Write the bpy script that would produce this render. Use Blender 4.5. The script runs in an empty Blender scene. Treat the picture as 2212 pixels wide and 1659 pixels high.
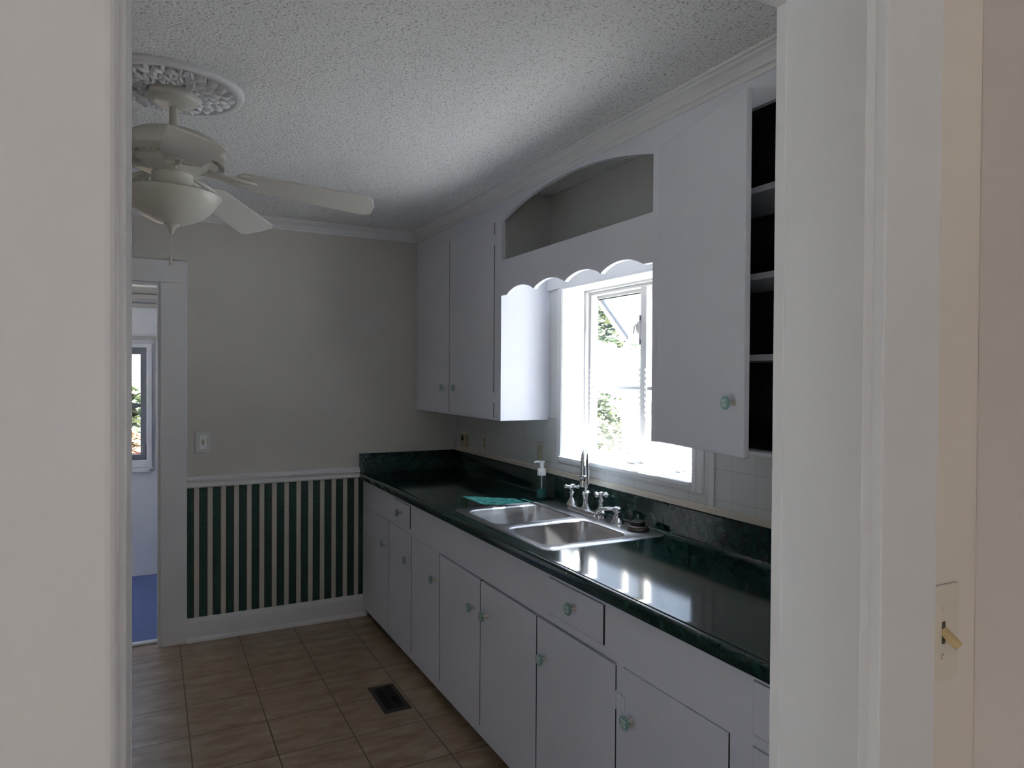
import bpy, bmesh, math, random
from mathutils import Vector, Matrix

random.seed(7)
scene = bpy.context.scene
C = scene.collection
PI = math.pi

# ------------------------------------------------------------------ camera
F_PX, CAM_H, YAW, PITCH, ROLL = 1491.34, 1.5423, 27.5929, -0.6678, 0.3565
yw, pt, rl = math.radians(YAW), math.radians(PITCH), math.radians(ROLL)
fwd = Vector((math.sin(yw)*math.cos(pt), math.cos(yw)*math.cos(pt), math.sin(pt)))
rgt = Vector((math.cos(yw), -math.sin(yw), 0))
upv = rgt.cross(fwd)
r2 = rgt*math.cos(rl) + upv*math.sin(rl)
u2 = -rgt*math.sin(rl) + upv*math.cos(rl)
cam_data = bpy.data.cameras.new('camera')
cam_data.sensor_fit = 'HORIZONTAL'
cam_data.sensor_width = 36.0
cam_data.lens = F_PX/2212*36.0
cam_data.clip_start = 0.02
cam = bpy.data.objects.new('camera', cam_data)
C.objects.link(cam)
m = Matrix((r2, u2, -fwd)).transposed().to_4x4()
m.translation = Vector((0, 0, CAM_H))
cam.matrix_world = m
scene.camera = cam

# ------------------------------------------------------------------ world, sun, daylight
world = bpy.data.worlds.new('world')
scene.world = world
world.use_nodes = True
wn = world.node_tree.nodes
wn.clear()
bg = wn.new('ShaderNodeBackground')
wo = wn.new('ShaderNodeOutputWorld')
tc = wn.new('ShaderNodeTexCoord')
sep = wn.new('ShaderNodeSeparateXYZ')
ramp = wn.new('ShaderNodeValToRGB')
ramp.color_ramp.elements[0].position = 0.48
ramp.color_ramp.elements[0].color = (0.80, 0.86, 0.95, 1)
ramp.color_ramp.elements[1].position = 0.85
ramp.color_ramp.elements[1].color = (0.40, 0.58, 0.92, 1)
mp = wn.new('ShaderNodeMapRange')
mp.inputs['From Min'].default_value = -1
L = world.node_tree.links
L.new(tc.outputs['Generated'], sep.inputs[0])
L.new(sep.outputs['Z'], mp.inputs['Value'])
L.new(mp.outputs[0], ramp.inputs[0])
L.new(ramp.outputs[0], bg.inputs['Color'])
bg.inputs['Strength'].default_value = 4.6
L.new(bg.outputs[0], wo.inputs[0])

SUN_DIR = Vector((0.472, -0.396, 0.788)).normalized()    # towards the sun
sl = bpy.data.lights.new('sun', 'SUN')
sl.energy = 200.0
sl.angle = 0.012
sl.color = (1.0, 0.97, 0.93)
so = bpy.data.objects.new('sun', sl)
so.rotation_euler = SUN_DIR.to_track_quat('Z', 'Y').to_euler()
so.location = SUN_DIR*20
C.objects.link(so)


def area(name, loc, aim, w, h, energy, col=(1, 1, 1), portal=False):
    l = bpy.data.lights.new(name, 'AREA')
    l.shape = 'RECTANGLE'
    l.size, l.size_y = w, h
    l.energy = energy
    l.color = col
    o = bpy.data.objects.new(name, l)
    o.location = loc
    o.rotation_euler = (-Vector(aim)).to_track_quat('Z', 'Y').to_euler()
    C.objects.link(o)
    if portal:
        l.cycles.is_portal = True
    return o


# daylight entering by the windows (unseen added ones behind the camera and in kitchen's left wall, back room)
# (portals only steer the sampling of the sky; they give off nothing themselves)
area('portal_added_hall', (0.2, -2.84, 1.55), (0, 1, 0), 0.7, 0.7, 1, portal=True)
area('portal_added_left', (-1.80, 0.925, 1.20), (1, 0.0, 0.0), 0.45, 1.8, 1, portal=True)
area('portal_back_room', (-0.49, 6.04, 1.31), (0, -1, 0), 0.92, 0.85, 1, portal=True)
area('portal_garden_window', (1.98, 2.49, 1.555), (-1, 0, 0), 0.94, 0.85, 1, portal=True)

vs = scene.view_settings
vs.view_transform = 'Standard'
vs.look = 'None'
vs.exposure = -0.56
vs.gamma = 1.0
vs.use_curve_mapping = False
scene.cycles.use_denoising = True
scene.cycles.max_bounces = 12
scene.cycles.diffuse_bounces = 7
scene.cycles.glossy_bounces = 5
scene.cycles.transparent_max_bounces = 16
scene.cycles.sample_clamp_indirect = 12.0
scene.cycles.blur_glossy = 0.6

# ------------------------------------------------------------------ shared dimensions (metres)
XW = 1.849      # window wall
YD = 4.363      # far wall
XB = 1.206      # lower cabinet fronts
XA = 1.1795     # counter front edge
XC = 1.564      # upper cabinet fronts
ZC = 2.478      # ceiling
XL = -1.75      # left wall of the kitchen
YN0, YN1 = 0.500, 0.62   # wall with the doorway we look through
ZU = 1.315      # underside of the upper cabinets


# ------------------------------------------------------------------ materials
def mat(name, col, rough=0.5, metal=0.0, spec=0.5, **kw):
    m = bpy.data.materials.new(name)
    m.use_nodes = True
    b = m.node_tree.nodes['Principled BSDF']
    b.inputs['Base Color'].default_value = (*col, 1)
    b.inputs['Roughness'].default_value = rough
    b.inputs['Metallic'].default_value = metal
    b.inputs['Specular IOR Level'].default_value = spec
    for k, v in kw.items():
        b.inputs[k].default_value = v
    return m


def nodes(m):
    return m.node_tree.nodes, m.node_tree.links, m.node_tree.nodes['Principled BSDF']


def coords(m, scale=(1, 1, 1)):
    n, l, b = nodes(m)
    g = n.new('ShaderNodeNewGeometry')
    mpg = n.new('ShaderNodeMapping')
    mpg.inputs['Scale'].default_value = scale
    l.new(g.outputs['Position'], mpg.inputs['Vector'])
    return mpg.outputs[0]


def noise(m, scale, detail=4, rough=0.5, vec=None, vscale=(1, 1, 1)):
    n, l, b = nodes(m)
    t = n.new('ShaderNodeTexNoise')
    t.inputs['Scale'].default_value = scale
    t.inputs['Detail'].default_value = detail
    t.inputs['Roughness'].default_value = rough
    l.new(vec or coords(m, vscale), t.inputs['Vector'])
    return t.outputs['Fac']


def cramp(m, fac, stops):
    n, l, b = nodes(m)
    r = n.new('ShaderNodeValToRGB')
    e = r.color_ramp.elements
    while len(e) < len(stops):
        e.new(0.5)
    for el, (p, c) in zip(e, stops):
        el.position = p
        el.color = (*c, 1) if len(c) == 3 else c
    l.new(fac, r.inputs[0])
    return r.outputs[0]


def bump(m, fac, strength, dist=0.002):
    n, l, b = nodes(m)
    bp = n.new('ShaderNodeBump')
    bp.inputs['Strength'].default_value = strength
    bp.inputs['Distance'].default_value = dist
    l.new(fac, bp.inputs['Height'])
    l.new(bp.outputs[0], b.inputs['Normal'])


def painted(name, col, rough, bs=0.15, sc=220):
    m = mat(name, col, rough)
    bump(m, noise(m, sc, 3), bs, 0.0006)
    n, l, b = nodes(m)
    f = noise(m, 3.5, 3)
    c = cramp(m, f, [(0.3, tuple(x*0.96 for x in col)), (0.7, col)])
    l.new(c, b.inputs['Base Color'])
    return m


M = {}
M['cab'] = painted('cabinet_white_paint', (0.76, 0.775, 0.86), 0.38)
M['trim'] = painted('trim_white_paint', (0.78, 0.78, 0.80), 0.4)
M['casing'] = painted('casing_white_paint', (0.73, 0.745, 0.78), 0.34)
M['hallwall'] = painted('hall_wall_paint', (0.74, 0.69, 0.64), 0.6)
M['wall'] = painted('kitchen_wall_paint', (0.60, 0.58, 0.55), 0.7)
M['wallwin'] = painted('window_wall_paint', (0.70, 0.70, 0.70), 0.6)
M['back'] = painted('back_room_paint', (0.72, 0.73, 0.78), 0.6)
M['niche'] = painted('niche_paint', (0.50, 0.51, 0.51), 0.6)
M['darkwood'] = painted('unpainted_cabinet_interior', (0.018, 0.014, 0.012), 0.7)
M['edge'] = mat('seam_shade_door_edge', (0.05, 0.036, 0.03), 0.7)  # brown edge colour, kept dark so the door seams' shade is painted in
M['kick'] = mat('toe_kick', (0.06, 0.03, 0.025), 0.6)
M['caulk'] = mat('cream_caulk', (0.52, 0.47, 0.40), 0.6)
M['chrome'] = mat('chrome', (0.82, 0.83, 0.85), 0.06, 1.0)
M['vinyl'] = mat('window_vinyl', (0.50, 0.50, 0.50), 0.35)
M['rubber'] = mat('black_rubber', (0.02, 0.016, 0.016), 0.45)
M['fanwhite'] = mat('fan_cream_enamel', (0.62, 0.60, 0.55), 0.35)
M['fanblade'] = mat('fan_blade', (0.64, 0.625, 0.59), 0.5)
M['fanglass'] = mat('fan_frosted_glass', (0.60, 0.585, 0.53), 0.35)
M['slot'] = mat('dark_slot', (0.02, 0.02, 0.02), 0.6)
M['plate'] = mat('switch_plate', (0.66, 0.62, 0.54), 0.35)
M['ivory'] = mat('ivory_plastic', (0.42, 0.36, 0.20), 0.4)
M['toggle'] = mat('tan_toggle', (0.45, 0.34, 0.18), 0.4)
M['plastic'] = mat('white_pump_plastic', (0.85, 0.86, 0.88), 0.35)
M['vent'] = mat('vent_brown_metal', (0.035, 0.030, 0.026), 0.5, 0.2)
M['ventdark'] = mat('vent_duct_dark', (0.008, 0.008, 0.008), 0.8)
M['dkframe'] = mat('storm_sash_dark', (0.12, 0.13, 0.16), 0.45)
M['knobwhite'] = mat('knob_glaze_white', (0.60, 0.70, 0.68), 0.25)
M['knobgreen'] = mat('knob_glaze_green', (0.20, 0.36, 0.34), 0.3)

# popcorn ceiling
m = mat('popcorn_ceiling', (0.81, 0.81, 0.81), 0.9)
n, l, b = nodes(m)
v = n.new('ShaderNodeTexVoronoi'); v.inputs['Scale'].default_value = 95
nz = noise(m, 130, 3, 0.6)
l.new(coords(m), v.inputs['Vector'])
mx = n.new('ShaderNodeMath'); mx.operation = 'MULTIPLY'
l.new(v.outputs['Distance'], mx.inputs[0]); l.new(nz, mx.inputs[1])
bump(m, mx.outputs[0], 0.55, 0.008)
pit = noise(m, 150, 2, 0.5)
c = cramp(m, pit, [(0.34, (0.42, 0.42, 0.42)), (0.42, (0.82, 0.82, 0.82))])
l.new(c, b.inputs['Base Color'])
M['ceil'] = m

# green marbled laminate
m = mat('green_marble_laminate', (0.01, 0.03, 0.025), 0.10, spec=0.38)
n, l, b = nodes(m)
f = noise(m, 38, 8, 0.65)
c = cramp(m, f, [(0.36, (0.002, 0.007, 0.007)), (0.54, (0.005, 0.022, 0.019)), (0.70, (0.014, 0.050, 0.041)), (0.86, (0.035, 0.07, 0.058))])
l.new(c, b.inputs['Base Color'])
bump(m, noise(m, 300, 2), 0.04, 0.0004)
M['green'] = m

# brushed steel
m = mat('brushed_steel', (0.60, 0.59, 0.59), 0.24, 1.0)
n, l, b = nodes(m)
bump(m, noise(m, 60, 4, 0.5, vscale=(1, 12, 1)), 0.08, 0.0006)
M['steel'] = m
m = mat('satin_steel_rim', (0.55, 0.54, 0.55), 0.3, 1.0)
M['rim'] = m

# floor tiles
m = mat('beige_floor_tile', (0.3, 0.25, 0.2), 0.35)
n, l, b = nodes(m)
br = n.new('ShaderNodeTexBrick')
br.offset = 0.0
br.squash = 1.0
br.inputs['Scale'].default_value = 1.0
br.inputs['Mortar Size'].default_value = 0.0035
br.inputs['Mortar Smooth'].default_value = 0.2
br.inputs['Brick Width'].default_value = 0.3131
br.inputs['Row Height'].default_value = 0.3131
mpg = n.new('ShaderNodeMapping')
mpg.inputs['Location'].default_value = (-0.1443, -3.8384 + 0.3131*20, 0)
g = n.new('ShaderNodeNewGeometry')
l.new(g.outputs['Position'], mpg.inputs['Vector'])
l.new(mpg.outputs[0], br.inputs['Vector'])
f = noise(m, 7, 8, 0.65, vscale=(0.8, 2.2, 1))
c = cramp(m, f, [(0.30, (0.19, 0.115, 0.06)), (0.5, (0.28, 0.205, 0.14)), (0.72, (0.38, 0.31, 0.23))])
l.new(c, br.inputs['Color1'])
l.new(c, br.inputs['Color2'])
br.inputs['Mortar'].default_value = (0.10, 0.065, 0.045, 1)
l.new(br.outputs['Color'], b.inputs['Base Color'])
bump(m, noise(m, 30, 5), 0.25, 0.002)
M['tile'] = m

# striped wallpaper under the chair rail
m = mat('striped_wallpaper', (0.5, 0.5, 0.5), 0.6)
n, l, b = nodes(m)
g = n.new('ShaderNodeNewGeometry'); sx = n.new('ShaderNodeSeparateXYZ')
l.new(g.outputs['Position'], sx.inputs[0])
a1 = n.new('ShaderNodeMath'); a1.operation = 'SUBTRACT'; a1.inputs[1].default_value = 0.1775 - 0.0715*10
l.new(sx.outputs['X'], a1.inputs[0])
a2 = n.new('ShaderNodeMath'); a2.operation = 'DIVIDE'; a2.inputs[1].default_value = 0.0715
l.new(a1.outputs[0], a2.inputs[0])
a3 = n.new('ShaderNodeMath'); a3.operation = 'FRACT'
l.new(a2.outputs[0], a3.inputs[0])
gf = noise(m, 90, 4, 0.7)
gc = cramp(m, gf, [(0.35, (0.002, 0.016, 0.013)), (0.6, (0.006, 0.055, 0.038)), (0.8, (0.05, 0.11, 0.06))])
sr = n.new('ShaderNodeValToRGB'); sr.color_ramp.interpolation = 'CONSTANT'
e = sr.color_ramp.elements
for p_ in (0.5, 0.6, 0.7):
    e.new(p_)
cream = (0.50, 0.47, 0.42, 1)
red = (0.07, 0.02, 0.02, 1)
for el, (p_, c_) in zip(e, [(0.0, (0, 0, 0, 1)), (0.53, red), (0.575, cream), (0.955, red), (0.985, (0, 0, 0, 1))]):
    el.position = p_; el.color = c_
l.new(a3.outputs[0], sr.inputs[0])
lt = n.new('ShaderNodeMath'); lt.operation = 'LESS_THAN'; lt.inputs[1].default_value = 0.53
l.new(a3.outputs[0], lt.inputs[0])
mixc = n.new('ShaderNodeMix'); mixc.data_type = 'RGBA'
l.new(lt.outputs[0], mixc.inputs[0]); l.new(sr.outputs[0], mixc.inputs[6]); l.new(gc, mixc.inputs[7])
l.new(mixc.outputs[2], b.inputs['Base Color'])
M['paper'] = m

# tile board backsplash (tile lines in the Y and Z directions)
m = mat('white_wall_tile', (0.62, 0.62, 0.61), 0.22)
n, l, b = nodes(m)
g = n.new('ShaderNodeNewGeometry'); sx = n.new('ShaderNodeSeparateXYZ'); cb = n.new('ShaderNodeCombineXYZ')
l.new(g.outputs['Position'], sx.inputs[0])
l.new(sx.outputs['Y'], cb.inputs[0]); l.new(sx.outputs['Z'], cb.inputs[1])
mpg = n.new('ShaderNodeMapping'); mpg.inputs['Location'].default_value = (-1.712 + 0.1115*20, -1.094 + 0.1115*20, 0)
l.new(cb.outputs[0], mpg.inputs['Vector'])
br = n.new('ShaderNodeTexBrick'); br.offset = 0
br.inputs['Scale'].default_value = 1; br.inputs['Brick Width'].default_value = 0.1115; br.inputs['Row Height'].default_value = 0.1115
br.inputs['Mortar Size'].default_value = 0.0014
br.inputs['Color1'].default_value = (0.63, 0.63, 0.62, 1); br.inputs['Color2'].default_value = (0.60, 0.60, 0.60, 1)
br.inputs['Mortar'].default_value = (0.46, 0.47, 0.46, 1)
l.new(mpg.outputs[0], br.inputs['Vector'])
l.new(br.outputs['Color'], b.inputs['Base Color'])
bump(m, noise(m, 14, 3), 0.25, 0.004)
M['walltile'] = m

# blue carpet
m = mat('blue_carpet', (0.09, 0.13, 0.30), 0.95)
bump(m, noise(m, 400, 2), 0.5, 0.003)
M['carpet'] = m


def glass(name, tint=(0.97, 0.98, 0.98), refl=0.06, haze=0.0):
    m = bpy.data.materials.new(name); m.use_nodes = True
    n = m.node_tree.nodes; l = m.node_tree.links
    n.clear()
    o = n.new('ShaderNodeOutputMaterial'); t = n.new('ShaderNodeBsdfTransparent'); gl = n.new('ShaderNodeBsdfGlossy')
    lw = n.new('ShaderNodeLayerWeight'); lw.inputs['Blend'].default_value = 0.5
    pw = n.new('ShaderNodeMath'); pw.operation = 'POWER'; pw.inputs[1].default_value = 5.0
    fr = n.new('ShaderNodeMath'); fr.operation = 'MULTIPLY_ADD'; fr.inputs[1].default_value = 0.9; fr.inputs[2].default_value = 0.035
    l.new(lw.outputs['Facing'], pw.inputs[0]); l.new(pw.outputs[0], fr.inputs[0])
    t.inputs[0].default_value = (*tint, 1); gl.inputs['Roughness'].default_value = 0.02
    mx = n.new('ShaderNodeMixShader')
    l.new(fr.outputs[0], mx.inputs[0]); l.new(t.outputs[0], mx.inputs[1]); l.new(gl.outputs[0], mx.inputs[2])
    last = mx.outputs[0]
    if haze:
        d = n.new('ShaderNodeBsdfTranslucent'); d.inputs[0].default_value = (0.8, 0.84, 0.9, 1)
        nn = n.new('ShaderNodeTexNoise'); nn.inputs['Scale'].default_value = 9; nn.inputs['Detail'].default_value = 6
        mr = n.new('ShaderNodeMapRange'); mr.inputs[1].default_value = 0.3; mr.inputs[2].default_value = 0.7
        mr.inputs[3].default_value = haze*0.6; mr.inputs[4].default_value = haze
        g = n.new('ShaderNodeNewGeometry'); l.new(g.outputs['Position'], nn.inputs['Vector'])
        l.new(nn.outputs['Fac'], mr.inputs[0])
        m2 = n.new('ShaderNodeMixShader'); l.new(mr.outputs[0], m2.inputs[0])
        l.new(last, m2.inputs[1]); l.new(d.outputs[0], m2.inputs[2]); last = m2.outputs[0]
    l.new(last, o.inputs[0])
    return m


M['glass'] = glass('window_glass')
M['roofglass'] = glass('sloping_roof_glass', (0.56, 0.62, 0.68), haze=0.012)
M['clear'] = glass('clear_bottle_plastic', (0.93, 0.95, 0.96), haze=0.10)
M['soap'] = mat('green_soap', (0.02, 0.20, 0.17), 0.2, **{'Transmission Weight': 0.35})

# outdoor materials
m = mat('white_clapboard', (0.78, 0.79, 0.80), 0.6)
n, l, b = nodes(m)
wv = n.new('ShaderNodeTexWave'); wv.wave_type = 'BANDS'; wv.bands_direction = 'Z'; wv.wave_profile = 'SAW'
wv.inputs['Scale'].default_value = 2.4
g = n.new('ShaderNodeNewGeometry'); l.new(g.outputs['Position'], wv.inputs['Vector'])
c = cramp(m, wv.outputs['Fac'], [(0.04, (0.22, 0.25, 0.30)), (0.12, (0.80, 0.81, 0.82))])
l.new(c, b.inputs['Base Color'])
M['siding'] = m
m = mat('grey_shingles', (0.3, 0.28, 0.27), 0.8)
n, l, b = nodes(m)
c = cramp(m, noise(m, 12, 5, 0.7, vscale=(1, 1, 9)), [(0.35, (0.018, 0.017, 0.017)), (0.65, (0.034, 0.031, 0.030))])
l.new(c, b.inputs['Base Color'])
M['shingle'] = m
M['gasket'] = mat('black_gasket', (0.018, 0.018, 0.022), 0.6)
m = mat('pale_ground', (0.5, 0.5, 0.46), 0.9)
n, l, b = nodes(m)
c = cramp(m, noise(m, 2.0, 6, 0.7), [(0.30, (0.40, 0.42, 0.32)), (0.55, (0.62, 0.61, 0.57))])
l.new(c, b.inputs['Base Color'])
M['ground'] = m


def leafmat(name, cols):
    m = mat(name, cols[0], 0.5)
    n, l, b = nodes(m)
    oi = n.new('ShaderNodeNewGeometry')
    st = [(i/(len(cols)-1)*0.9+0.05, c) for i, c in enumerate(cols)]
    c = cramp(m, oi.outputs['Random Per Island'], st)
    l.new(c, b.inputs['Base Color'])
    return m


M['leaf'] = leafmat('green_leaves', [(0.035, 0.06, 0.03), (0.06, 0.09, 0.04), (0.16, 0.18, 0.08), (0.05, 0.08, 0.055)])
M['leafred'] = leafmat('autumn_leaves', [(0.20, 0.07, 0.04), (0.15, 0.10, 0.05), (0.09, 0.10, 0.05), (0.26, 0.12, 0.07)])
M['bark'] = painted('bark', (0.10, 0.08, 0.065), 0.9)


# ------------------------------------------------------------------ mesh helpers
class MB:
    def __init__(self):
        self.b = bmesh.new()
        self.mi = 0

    def face(self, vs, mi=None):
        try:
            f = self.b.faces.new(vs)
            f.material_index = self.mi if mi is None else mi
            return f
        except ValueError:
            return None

    def box(self, x0, x1, y0, y1, z0, z1, mi=None):
        x0, x1 = sorted((x0, x1)); y0, y1 = sorted((y0, y1)); z0, z1 = sorted((z0, z1))
        v = [self.b.verts.new(p) for p in
             [(x0, y0, z0), (x1, y0, z0), (x1, y1, z0), (x0, y1, z0), (x0, y0, z1), (x1, y0, z1), (x1, y1, z1), (x0, y1, z1)]]
        for q in ((0, 3, 2, 1), (4, 5, 6, 7), (0, 1, 5, 4), (1, 2, 6, 5), (2, 3, 7, 6), (3, 0, 4, 7)):
            self.face([v[i] for i in q], mi)
        return self

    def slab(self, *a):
        """a door or drawer front: painted face (slot 0), side edges dark with painted seam shade (slot 1)"""
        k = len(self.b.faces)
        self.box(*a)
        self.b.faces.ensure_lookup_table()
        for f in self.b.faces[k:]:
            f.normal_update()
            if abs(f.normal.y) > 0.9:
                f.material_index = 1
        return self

    def extrude(self, pts, axis, a0, a1):
        """closed polygon pts (u,v) swept along an axis: X uses (y,z), Y uses (x,z), Z uses (x,y)"""
        def P(u, v, a):
            return {'X': (a, u, v), 'Y': (u, a, v), 'Z': (u, v, a)}[axis]
        A = [self.b.verts.new(P(u, v, a0)) for u, v in pts]
        B = [self.b.verts.new(P(u, v, a1)) for u, v in pts]
        k = len(pts)
        for i in range(k):
            self.face([A[i], A[(i+1) % k], B[(i+1) % k], B[i]])
        self.face(A[::-1]); self.face(B)
        return self

    def lathe(self, prof, c=(0, 0, 0), n=24, axis='Z', cap=True, mat4=None):
        rings = []
        for r, h in prof:
            ring = []
            for i in range(n):
                a = 2*PI*i/n
                if axis == 'Z':
                    p = Vector((r*math.cos(a), r*math.sin(a), h))
                elif axis == 'X':
                    p = Vector((h, r*math.cos(a), r*math.sin(a)))
                else:
                    p = Vector((r*math.cos(a), h, r*math.sin(a)))
                if mat4:
                    p = mat4 @ p
                ring.append(self.b.verts.new(p + Vector(c)))
            rings.append(ring)
        for a_, b_ in zip(rings, rings[1:]):
            for i in range(n):
                self.face([a_[i], a_[(i+1) % n], b_[(i+1) % n], b_[i]])
        if cap:
            self.face(rings[0][::-1]); self.face(rings[-1])
        return self

    def tube(self, pts, rad, n=12):
        pts = [Vector(p) for p in pts]
        if not isinstance(rad, (list, tuple)):
            rad = [rad]*len(pts)
        rings = []
        t0 = (pts[1]-pts[0]).normalized()
        ref = Vector((0, 0, 1)) if abs(t0.z) < 0.9 else Vector((1, 0, 0))
        nrm = t0.cross(ref).normalized()
        for i, p in enumerate(pts):
            t = (pts[min(i+1, len(pts)-1)] - pts[max(i-1, 0)]).normalized()
            nrm = (nrm - t*nrm.dot(t)).normalized()
            bn = t.cross(nrm)
            rings.append([self.b.verts.new(p + (nrm*math.cos(2*PI*k/n) + bn*math.sin(2*PI*k/n))*rad[i]) for k in range(n)])
        for a_, b_ in zip(rings, rings[1:]):
            for k in range(n):
                self.face([a_[k], a_[(k+1) % n], b_[(k+1) % n], b_[k]])
        self.face(rings[0][::-1]); self.face(rings[-1])
        return self

    def ball(self, c, r, s=(1, 1, 1), u=12, v=8):
        mm = Matrix.Translation(c) @ Matrix.Diagonal((s[0]*r, s[1]*r, s[2]*r, 1))
        bmesh.ops.create_uvsphere(self.b, u_segments=u, v_segments=v, radius=1, matrix=mm)
        return self

    def panel(self, axis, t0, t1, u0, u1, v0, v1, holes=()):
        """slab perpendicular to axis, thickness t0..t1, with rectangular holes (ua,ub,va,vb)"""
        us = sorted({u0, u1, *[h[0] for h in holes], *[h[1] for h in holes]})
        vsx = sorted({v0, v1, *[h[2] for h in holes], *[h[3] for h in holes]})
        us = [u for u in us if u0 - 1e-9 <= u <= u1 + 1e-9]
        vsx = [v for v in vsx if v0 - 1e-9 <= v <= v1 + 1e-9]
        nu, nv = len(us)-1, len(vsx)-1
        solid = [[not any(h[0] - 1e-9 <= (us[i]+us[i+1])/2 <= h[1] + 1e-9 and h[2] - 1e-9 <= (vsx[j]+vsx[j+1])/2 <= h[3] + 1e-9 for h in holes)
                  for j in range(nv)] for i in range(nu)]
        cache = {}

        def V(i, j, k):
            key = (i, j, k)
            if key not in cache:
                u, v, t = us[i], vsx[j], (t0, t1)[k]
                cache[key] = self.b.verts.new({'X': (t, u, v), 'Y': (u, t, v), 'Z': (u, v, t)}[axis])
            return cache[key]
        for i in range(nu):
            for j in range(nv):
                if not solid[i][j]:
                    continue
                self.face([V(i, j, 0), V(i, j+1, 0), V(i+1, j+1, 0), V(i+1, j, 0)])
                self.face([V(i, j, 1), V(i+1, j, 1), V(i+1, j+1, 1), V(i, j+1, 1)])
                if i == 0 or not solid[i-1][j]:
                    self.face([V(i, j, 0), V(i, j, 1), V(i, j+1, 1), V(i, j+1, 0)])
                if i == nu-1 or not solid[i+1][j]:
                    self.face([V(i+1, j, 0), V(i+1, j+1, 0), V(i+1, j+1, 1), V(i+1, j, 1)])
                if j == 0 or not solid[i][j-1]:
                    self.face([V(i, j, 0), V(i+1, j, 0), V(i+1, j, 1), V(i, j, 1)])
                if j == nv-1 or not solid[i][j+1]:
                    self.face([V(i, j+1, 0), V(i, j+1, 1), V(i+1, j+1, 1), V(i+1, j+1, 0)])
        return self

    def build(self, name, mats, parent=None, bevel=0.0, seg=2, smooth=None, loc=None):
        b = self.b
        bmesh.ops.recalc_face_normals(b, faces=b.faces)
        me = bpy.data.meshes.new(name)
        b.to_mesh(me); b.free()
        for mm in (mats if isinstance(mats, (list, tuple)) else [mats]):
            me.materials.append(mm)
        o = bpy.data.objects.new(name, me)
        C.objects.link(o)
        if smooth:
            for p in me.polygons:
                p.use_smooth = True
            try:
                me.set_sharp_from_angle(angle=math.radians(smooth))
            except Exception:
                pass
        if bevel:
            md = o.modifiers.new('bevel', 'BEVEL')
            md.width = bevel; md.segments = seg; md.limit_method = 'ANGLE'; md.angle_limit = math.radians(40)
            md.harden_normals = False
        if parent:
            o.parent = parent
            # geometry is written in world coordinates: cancel the parent's own place
            o.matrix_parent_inverse = world_of(parent).inverted()
        return o


def world_of(o):
    mw = Matrix.Translation(o.location) @ o.rotation_euler.to_matrix().to_4x4()
    if o.parent:
        return world_of(o.parent) @ o.matrix_parent_inverse @ mw
    return mw


def tag(o, label, cat, group=None):
    o['label'] = label; o['category'] = cat
    if group:
        o['group'] = group
    return o


def thing(name, loc, label, cat, group=None):
    o = bpy.data.objects.new(name, None)
    o.empty_display_size = 0.1
    o.location = loc
    C.objects.link(o)
    return tag(o, label, cat, group)


def struct(o):
    o['kind'] = 'structure'
    return o


def sroot(name, loc=(0, 0, 0)):
    o = bpy.data.objects.new(name, None)
    o.empty_display_size = 0.1
    o.location = loc
    C.objects.link(o)
    o['kind'] = 'structure'
    return o


# ================================================================== THE SETTING
struct(MB().box(XL-0.1, XW+0.02, YN0-3.4, YD+0.07, -0.05, 0).build('floor', M['tile']))
struct(MB().box(XL-0.1, XW+0.12, YN1-0.115, YD+0.09, ZC, ZC+0.12).build('ceiling', M['ceil']))

# wall with the window
OY0, OY1, OZ0, OZ1 = 2.02, 2.965, 1.125, 1.985
struct(MB().panel('X', XW, XW+0.14, YN0, YD+0.09, -0.05, ZC, [(OY0, OY1, OZ0, OZ1)]).build('wall_right', M['wallwin']))
# outer face of the house
struct(MB().panel('X', XW+0.142, XW+0.17, -3.2, 7.5, -0.9, 3.0, [(OY0-0.02, OY1+0.02, OZ0-0.03, OZ1+0.02)]).build('wall_outside', M['siding']))
# far wall, wallpapered below the chair rail
FD0, FD1, FDZ = -0.72, 0.045, 2.055
w = MB()
w.panel('Y', YD, YD+0.09, XL, XW, 0.93, ZC, [(FD0, FD1, 0.93, FDZ)])
w.mi = 1
w.panel('Y', YD, YD+0.09, XL, XW, -0.05, 0.93, [(FD0, FD1, -0.05, 0.93)])
struct(w.build('wall_far', [M['wall'], M['paper']]))
# left wall with the opening for the added, unseen window
struct(MB().panel('X', XL-0.12, XL, YN0, YD+0.09, -0.05, ZC, [(0.70, 1.15, 0.30, 2.1)]).build('wall_left', M['wall']))
# wall with the doorway
DX0, DX1, DZ = -0.0145, 0.700, 2.013
w = MB().panel('Y', YN0, YN1, XL-0.1, XW+0.1, -0.05, ZC, [(DX0-0.002, DX1+0.002, -0.05, DZ+0.002)])
struct(w.build('wall_front', M['hallwall']))

struct(MB().extrude([(XL, 0), (XL+0.016, 0), (XL+0.016, 0.11), (XL+0.006, 0.13), (XL, 0.135)], 'Y', YN1, YD).build('baseboard_left', M['trim']))
wn3 = sroot('added_window_left', (XL, 0.925, 0.30))  # added unseen window, sized and placed to light the near cabinets
MB().panel('X', XL, XL+0.018, 0.63, 1.25, 0.20, 2.2, [(0.70, 1.15, 0.30, 2.1)]).build('casing', M['trim'], wn3, 0.002)
MB().panel('X', XL-0.08, XL-0.05, 0.70, 1.15, 0.30, 2.1, [(0.73, 1.12, 0.33, 1.19), (0.73, 1.12, 1.22, 2.07)]).build('sash', M['trim'], wn3, 0.002)
MB().box(XL-0.067, XL-0.063, 0.73, 1.12, 0.33, 2.07).build('pane', M['glass'], wn3)
wn4 = sroot('added_window_hall', (0.2, -2.8, 1.2))  # added unseen window, placed to light the doorway casing from behind the camera
MB().panel('Y', -2.8, -2.78, -0.25, 0.65, 1.1, 2.0, [(-0.15, 0.55, 1.2, 1.9)]).build('casing', M['trim'], wn4, 0.002)
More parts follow.
